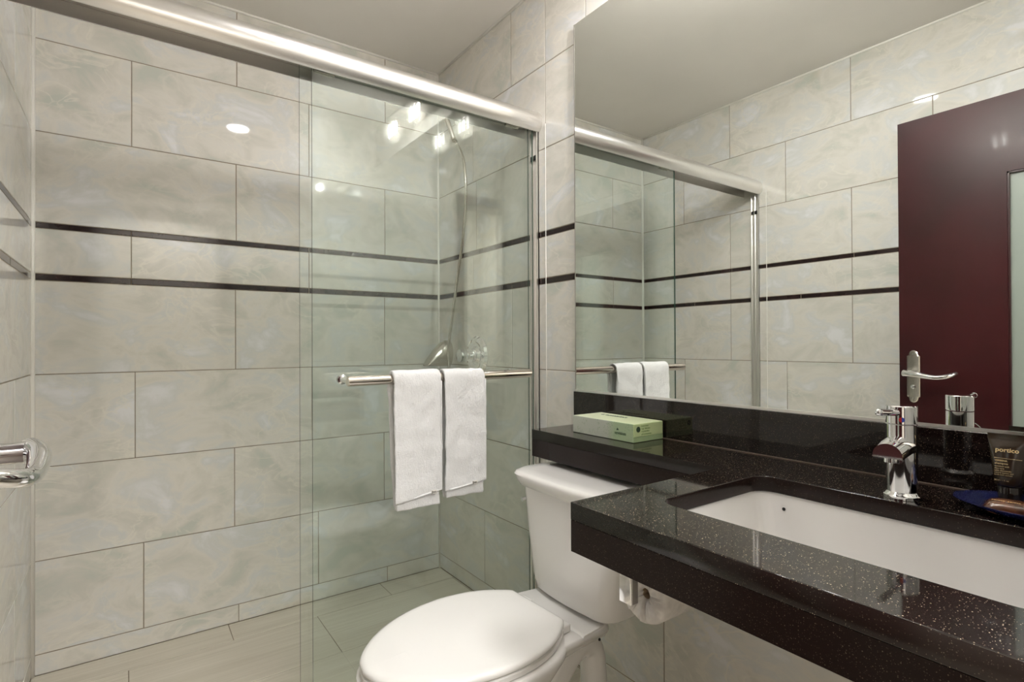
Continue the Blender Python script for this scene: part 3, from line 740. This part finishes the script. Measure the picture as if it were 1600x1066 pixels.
bm = bmesh.new(); lathe(bm, [(0, 0), (.0075, 0), (.0075, .0006), (0, .0006)], axis_mat((.018, -.2377, .034), (0, -1, 0)), 20); mesh_obj('round_seal', bm, M_ink, tb)
# end text lines, front logo word and top word
ME_ = basis((.030, -.2379, .0405), (1, 0, 0), (0, 0, 1))
for i, (s_, sz) in enumerate((('facial tissue', .0062), ('2 ply  100 count', .0052), ('recycled fibre', .0058), ('soft and absorbent', .0052))):
    text_obj('end_print', s_, sz, ME_ @ Matrix.Translation((0, -.0072*i, 0)), pbr('leaf_green_ink', (.25, .40, .14), .5), tb)
text_obj('front_word', 'envision', .0125, basis((-.0004, -.170, .0165), (0, -1, 0), (0, 0, 1)), M_ink, tb, bold=.00015)
bm = bmesh.new(); v3 = [bm.verts.new(p) for p in ((-.0006, -.176, .0275), (-.0006, -.186, .0275), (-.0006, -.181, .0345))]; bm.faces.new(v3); mesh_obj('front_emblem', bm, M_ink, tb)
text_obj('top_word', 'envision', .026, basis((.075, -.055, .0494), (0, -1, 0), (1, 0, 0)), M_ink, tb)
bm = bmesh.new(); lathe(bm, [(0, 0), (.006, 0), (.006, .0004), (0, .0004)], Matrix.Translation((.082, -.043, .0491)), 16); mesh_obj('top_emblem', bm, M_ink, tb)

# ------------------------------------------------------------------ soap dish, soap and tube
M_blue = pbr('cobalt_glass', (.011, .016, .075), .06, coat=.3)
sd = empty('soap_dish', (1.362, -2.135, ZT)); tag(sd, 'dark blue oval glass dish at the right end of the counter', 'dish')
bm = bmesh.new()
def oval(a, b, z, n=48): return [(a*math.cos(2*PI*i/n), b*math.sin(2*PI*i/n), z) for i in range(n)]
loft(bm, [oval(.045, .058, .0006), oval(.047, .060, .0015), oval(.060, .080, .007), oval(.074, .098, .0155), oval(.0755, .0995, .0168), oval(.0735, .0975, .0172), oval(.058, .078, .0100), oval(.040, .052, .0062), oval(.01, .012, .0058)])
mesh_obj('dish', bm, M_blue, sd, auto=60)
sb = empty('soap_bar', (1.327, -2.128, ZT+.0150)); sb.rotation_euler = (0, math.radians(-8), math.radians(6)); tag(sb, 'brown wrapped soap bar lying on the blue dish', 'soap')
M_wrap = pbr('brown_film', (.10, .035, .014), .16, coat=.5, noise=.6, nscale=40)
bm = bmesh.new()
rings = []
for i in range(13):
    t = -1+2*i/12; k = (1-abs(t)**4)**.5 if abs(t) < 1 else 0
    hw = .020*(.86+.14*k); hh = .0012+.0095*k
    rings.append([(hw*math.copysign(abs(math.cos(a))**.7, math.cos(a)), .046*t, hh*math.copysign(abs(math.sin(a))**.8, math.sin(a))) for a in [2*PI*j/20 for j in range(20)]])
loft(bm, rings); mesh_obj('wrapper', bm, M_wrap, sb, auto=60)
text_obj('wrapper_print', 'portico  portico', .005, basis((-.004, .036, .0108), (0, -1, 0), (1, 0, 0)), M_gold, sb)
tu = empty('cosmetic_tube', (1.414, -2.0925, ZT+.0105), math.radians(3)); tag(tu, 'dark brown tube with gold lettering standing on its cap', 'tube')
M_tube = pbr('brown_tube_plastic', (.034, .021, .011), .2, coat=.3)
bm = bmesh.new(); rings = []
for z, a, b in ((.0195, .0135, .0135), (.022, .0175, .0175), (.026, .0190, .0190), (.045, .0175, .0205), (.065, .0135, .0228), (.082, .0085, .0246), (.092, .0035, .0258), (.0945, .0012, .0262), (.103, .0012, .0264)):
    rings.append([(a*math.cos(2*PI*i/32), b*math.sin(2*PI*i/32), z) for i in range(32)])
loft(bm, rings); mesh_obj('tube_body', bm, M_tube, tu, auto=50)
bm = bmesh.new(); lathe(bm, [(0, 0), (.0135, 0), (.0145, .001), (.0148, .018), (.0140, .0194), (0, .0194)], None, 32); mesh_obj('tube_cap', bm, pbr('dark_cap', (.02, .014, .010), .12, coat=.4), tu, auto=40)
def tube_face(y, z):   # front of the tube leans: it narrows to the crimp
    zz = [(.026, .0190), (.045, .0175), (.065, .0135), (.082, .0085), (.092, .0035)]
    for (z0, a0), (z1, a1) in zip(zz[:-1], zz[1:]):
        if z0 <= z <= z1: a = a0+(a1-a0)*(z-z0)/(z1-z0); break
    else: a = .0035
    return a
for s_, sz, y0, z0, bold in (('portico', .0096, .0150, .0755, .00022), ('VERBENA', .0036, .0150, .0605, .0001), ('shampoo', .0044, .0150, .0560, .00006), ('enriched with', .0032, .0150, .0518, 0), ('aloe vera', .0032, .0150, .0484, 0), ('with chamomile', .0032, .0150, .0450, 0),
                             ('natural extract and', .0030, .0150, .0418, 0), ('birch bark extract', .0030, .0150, .0386, 0), ('30 ml / 1 fl. oz.', .0030, .0150, .0300, 0)):
    a0 = tube_face(0, z0); a1 = tube_face(0, z0+sz*.8)
    text_obj('lettering', s_, sz, basis((-max(a0, a1)-.0006, y0, z0), (0, -1, 0), ((a0-a1), 0, sz*.8)), M_gold, tu, bold=bold)
bm = bmesh.new(); box(bm, -.0158, -.0150, -.018, .0155, .0655, .0659); mesh_obj('gold_line', bm, M_gold, tu)

# ------------------------------------------------------------------ toilet roll under the counter
RX, RY, RZ = 1.012, -1.668, .611
rh = empty('roll_holder', (RX, RY-.02, ZT-TH)); tag(rh, 'chrome toilet roll holder under the left end of the counter', 'roll holder')
bm = bmesh.new(); box(bm, RX-.014, RX-.010, RY+.004, RY+.032, RZ-.012, ZT-TH-.0004, bev=.0008)
P(mesh_obj('arm_plate', bm, M_chrome, rh), rh)
bm = bmesh.new(); box(bm, RX-.010, RX+.006, RY+.004, RY+.008, RZ-.012, RZ+.06, bev=.0008); P(mesh_obj('side_plate', bm, M_aluin, rh), rh)
bm = bmesh.new(); tube(bm, [(RX-.010, RY+.0085, RZ), (RX+.122, RY+.0085, RZ)], .004, 16); P(mesh_obj('roll_rod', bm, M_chrome, rh, auto=40), rh)
rl = empty('toilet_roll', (RX+.016, RY+.004, RZ)); tag(rl, 'toilet roll in crinkled paper wrap below the counter', 'toilet roll')
M_paper = pbr('wrap_tissue', (.70, .67, .64), .45, noise=.12, nscale=60)
bm = bmesh.new(); rings = []; rr_ = random.Random(4)
n = 64
wr = [rr_.uniform(-1, 1) for _ in range(n)]
for r, h, cr in ((.0095, .012, .0), (.014, .006, .0006), (.024, .001, .0034), (.034, -.002, .0044), (.045, -.001, .0036), (.0505, .004, .001), (.0530, .012, .0004), (.0530, .096, 0), (.050, .101, 0), (.02, .103, 0), (.0095, .100, 0)):
    ring = []
    for i in range(n):
        a = 2*PI*i/n; ww = (wr[i]+.5*math.sin(9*a))*cr
        ring.append((h+ww, r*math.cos(a), r*math.sin(a)))
    rings.append(ring)
loft(bm, rings + [rings[0]], False, False); bmesh.ops.remove_doubles(bm, verts=bm.verts, dist=1e-6)
mesh_obj('wrapped_paper', bm, M_paper, rl, auto=70)
bm = bmesh.new(); lathe(bm, [(.0092, .013), (.0098, .013), (.0098, .099), (.0092, .099)], axis_mat((0, 0, 0), (1, 0, 0)), 24, closed=True)
mesh_obj('cardboard_core', bm, pbr('cardboard', (.34, .25, .16), .8), rl, smooth=True)

# ------------------------------------------------------------------ wooden door standing open against the left wall
dr = empty('door_1', (.094, -2.345, 0)); tag(dr, 'dark mahogany door with frosted pane, open flat along the left wall', kind='structure')
Y0, Y1, X0, X1, ZTOP = -2.345, -1.450, .073, .113, 1.969
bm = bmesh.new()
gy0, gy1, gz0, gz1 = -2.02, -1.787, .25, 1.688
for d in ((X0, X1, gy1, Y1, .012, ZTOP), (X0, X1, Y0, gy0, .012, ZTOP), (X0, X1, gy0, gy1, gz1, ZTOP), (X0, X1, gy0, gy1, .012, gz0)): box(bm, *d)
bmesh.ops.remove_doubles(bm, verts=bm.verts, dist=1e-5)
P(mesh_obj('door_leaf', bm, M_wood, dr), dr)
bm = bmesh.new(); box(bm, X0+.014, X1-.016, gy0-.005, gy1+.005, gz0-.005, gz1+.005); P(mesh_obj('frosted_pane', bm, M_frost, dr), dr)
bm = bmesh.new()
for d in ((X1-.016, X1-.004, gy0, gy0+.006, gz0, gz1), (X1-.016, X1-.004, gy1-.006, gy1, gz0, gz1), (X1-.016, X1-.004, gy0, gy1, gz1-.006, gz1), (X1-.016, X1-.004, gy0, gy1, gz0, gz0+.006)): box(bm, *d)
P(mesh_obj('pane_bead', bm, M_woodedge, dr), dr)
for z in (.25, 1.0, 1.75):
    bm = bmesh.new(); tube(bm, [(X0-.006, Y0+.004, z-.045), (X0-.006, Y0+.004, z+.045)], .007, 12); P(mesh_obj('hinge', bm, M_nickel, dr, auto=40), dr)
# lever handle on an ornate back plate, with key hole
HY, HZ = -1.499, .951
hp_out = []
def plate_outline(k):
    h0, h1, wd = -.118, .092, .0225
    pts = []
    for i in range(9):
        a = PI*i/8; pts.append((.016*k*math.cos(a), h1-.018+.018*k*math.sin(a)))
    pts += [(-.018*k, h1-.022), (-wd*k, h1-.024), (-wd*k, h1-.03), (-wd*k, h0+.03), (-wd*k, h0+.024), (-.018*k, h0+.022)]
    for i in range(9):
        a = PI+PI*i/8; pts.append((.016*k*math.cos(a), h0+.018+.018*k*math.sin(a)))
    pts += [(.018*k, h0+.022), (wd*k, h0+.024), (wd*k, h0+.03), (wd*k, h1-.03), (wd*k, h1-.024), (.018*k, h1-.022)]
    return pts
bm = bmesh.new()
loft(bm, [[(X1+.0003, HY+y, HZ+z) for y, z in plate_outline(1)], [(X1+.004, HY+y, HZ+z) for y, z in plate_outline(1)], [(X1+.007, HY+y*.86, HZ+z*.97) for y, z in plate_outline(1)], [(X1+.0062, HY+y*.72, HZ+z*.93) for y, z in plate_outline(1)]])
hnd = mesh_obj('door_handle', bm, M_nickel, dr, auto=30); P(hnd, dr); hnd['label'] = 'satin nickel lever handle on a long back plate'
bm = bmesh.new()
tube(bm, [(X1+.006, HY, HZ), (X1+.028, HY, HZ), (X1+.046, HY-.001, HZ)], [.0150, .0125, .0130], 20)
lv = smooth_path([(X1+.048, HY+.016, HZ+.001), (X1+.054, HY+.004, HZ), (X1+.060, HY-.020, HZ-.002), (X1+.0625, HY-.055, HZ-.008), (X1+.061, HY-.090, HZ-.012), (X1+.053, HY-.118, HZ-.008), (X1+.036, HY-.134, HZ-.002), (X1+.016, HY-.140, HZ+.002)], 5)
tube(bm, lv, [.0138 - .0045*min(1, i/20) for i in range(len(lv))], 20)
lever = mesh_obj('lever', bm, M_chrome, hnd, auto=45)
bm = bmesh.new(); lathe(bm, [(0, 0), (.0085, 0), (.0085, .003), (.006, .004), (0, .004)], axis_mat((X1+.0062, HY, HZ-.055), (1, 0, 0)), 20)
mesh_obj('key_cylinder', bm, M_chrome, hnd, auto=40)
bm = bmesh.new()
for z in (.076, -.102): lathe(bm, [(0, 0), (.0035, 0), (.003, .0012), (0, .0013)], axis_mat((X1+.0064, HY, HZ+z), (1, 0, 0)), 12)
mesh_obj('plate_screw', bm, M_aluin, hnd)
# door casing around the doorway
bm = bmesh.new()
for d in ((DX0-.02, DX0+.012, YN-.13, YN+.008, 0, DZ+.02), (DX1-.012, DX1+.06, YN-.13, YN+.008, 0, DZ+.06), (DX0+.012, DX1-.012, YN-.13, YN+.008, DZ-.012, DZ+.06)): box(bm, *d)
tag(mesh_obj('trim_9', bm, M_wood), kind='structure')

# ------------------------------------------------------------------ lamps
dl = empty('downlight', (.797, -1.265, CEIL)); tag(dl, 'small round recessed downlight in the ceiling', 'ceiling light')
bm = bmesh.new(); lathe(bm, [(.054, -.002), (.056, -.006), (.072, -.004), (.074, -.0004), (.054, -.0004)], None, 40, closed=True); mesh_obj('trim_ring', bm, M_caulk, dl, smooth=True)
bm = bmesh.new(); lathe(bm, [(0, -.0035), (.0535, -.0035), (.0535, -.001), (0, -.001)], None, 40); mesh_obj('lens', bm, M_down, dl)
LX = 1.342 - W
LYS = (-1.745, -1.495)
vl = empty('vanity_light', (W, sum(LYS)/2, 2.230)); tag(vl, 'vanity light bar with two clear glass saucer shades above the mirror', 'wall lamp')
bm = bmesh.new(); box(bm, -.022, -.0005, -.20, .20, -.030, .030, bev=.006, seg=3); mesh_obj('wall_bar', bm, M_chrome, vl, auto=40)
for ly in LYS:
    y = ly - sum(LYS)/2; T = Matrix.Translation((LX, y, -.015))
    bm = bmesh.new(); tube(bm, smooth_path([(-.02, y, 0), (-.06, y, .012), (LX+.02, y, .010), (LX, y, -.006), (LX, y, -.020)], 6), .006, 12); mesh_obj('arm', bm, M_chrome, vl, smooth=True)
    bm = bmesh.new(); lathe(bm, [(0, -.004), (.016, -.004), (.018, -.010), (.018, -.026), (.014, -.030), (0, -.030)], T, 24); mesh_obj('lamp_holder', bm, M_chrome, vl, auto=40)
    bm = bmesh.new(); lathe(bm, [(.019, -.020), (.055, -.034), (.100, -.044), (.108, -.048), (.109, -.051), (.105, -.052), (.060, -.046), (.040, -.052), (.041, -.075), (.037, -.105), (.020, -.122), (0, -.126),
                             (0, -.123), (.018, -.119), (.034, -.103), (.038, -.075), (.036, -.050), (.019, -.026)], T, 40)
    sh = mesh_obj('glass_shade', bm, M_clear, vl, smooth=True)
    bm = bmesh.new(); tube(bm, [Vector((LX + .1085*math.cos(2*PI*k/40), y + .1085*math.sin(2*PI*k/40), -.065)) for k in range(41)], .0016, 6, cap=False); mesh_obj('shade_rim', bm, M_caulk, sh, smooth=True)
    for dy in (-.019, .019):
        bm = bmesh.new(); lathe(bm, [(0, -.032), (.003, -.033), (.0045, -.040), (.0045, -.080), (.003, -.088), (0, -.090)], Matrix.Translation((LX, y+dy, -.015)), 16); mesh_obj('bulb', bm, M_bulb, vl, smooth=True)
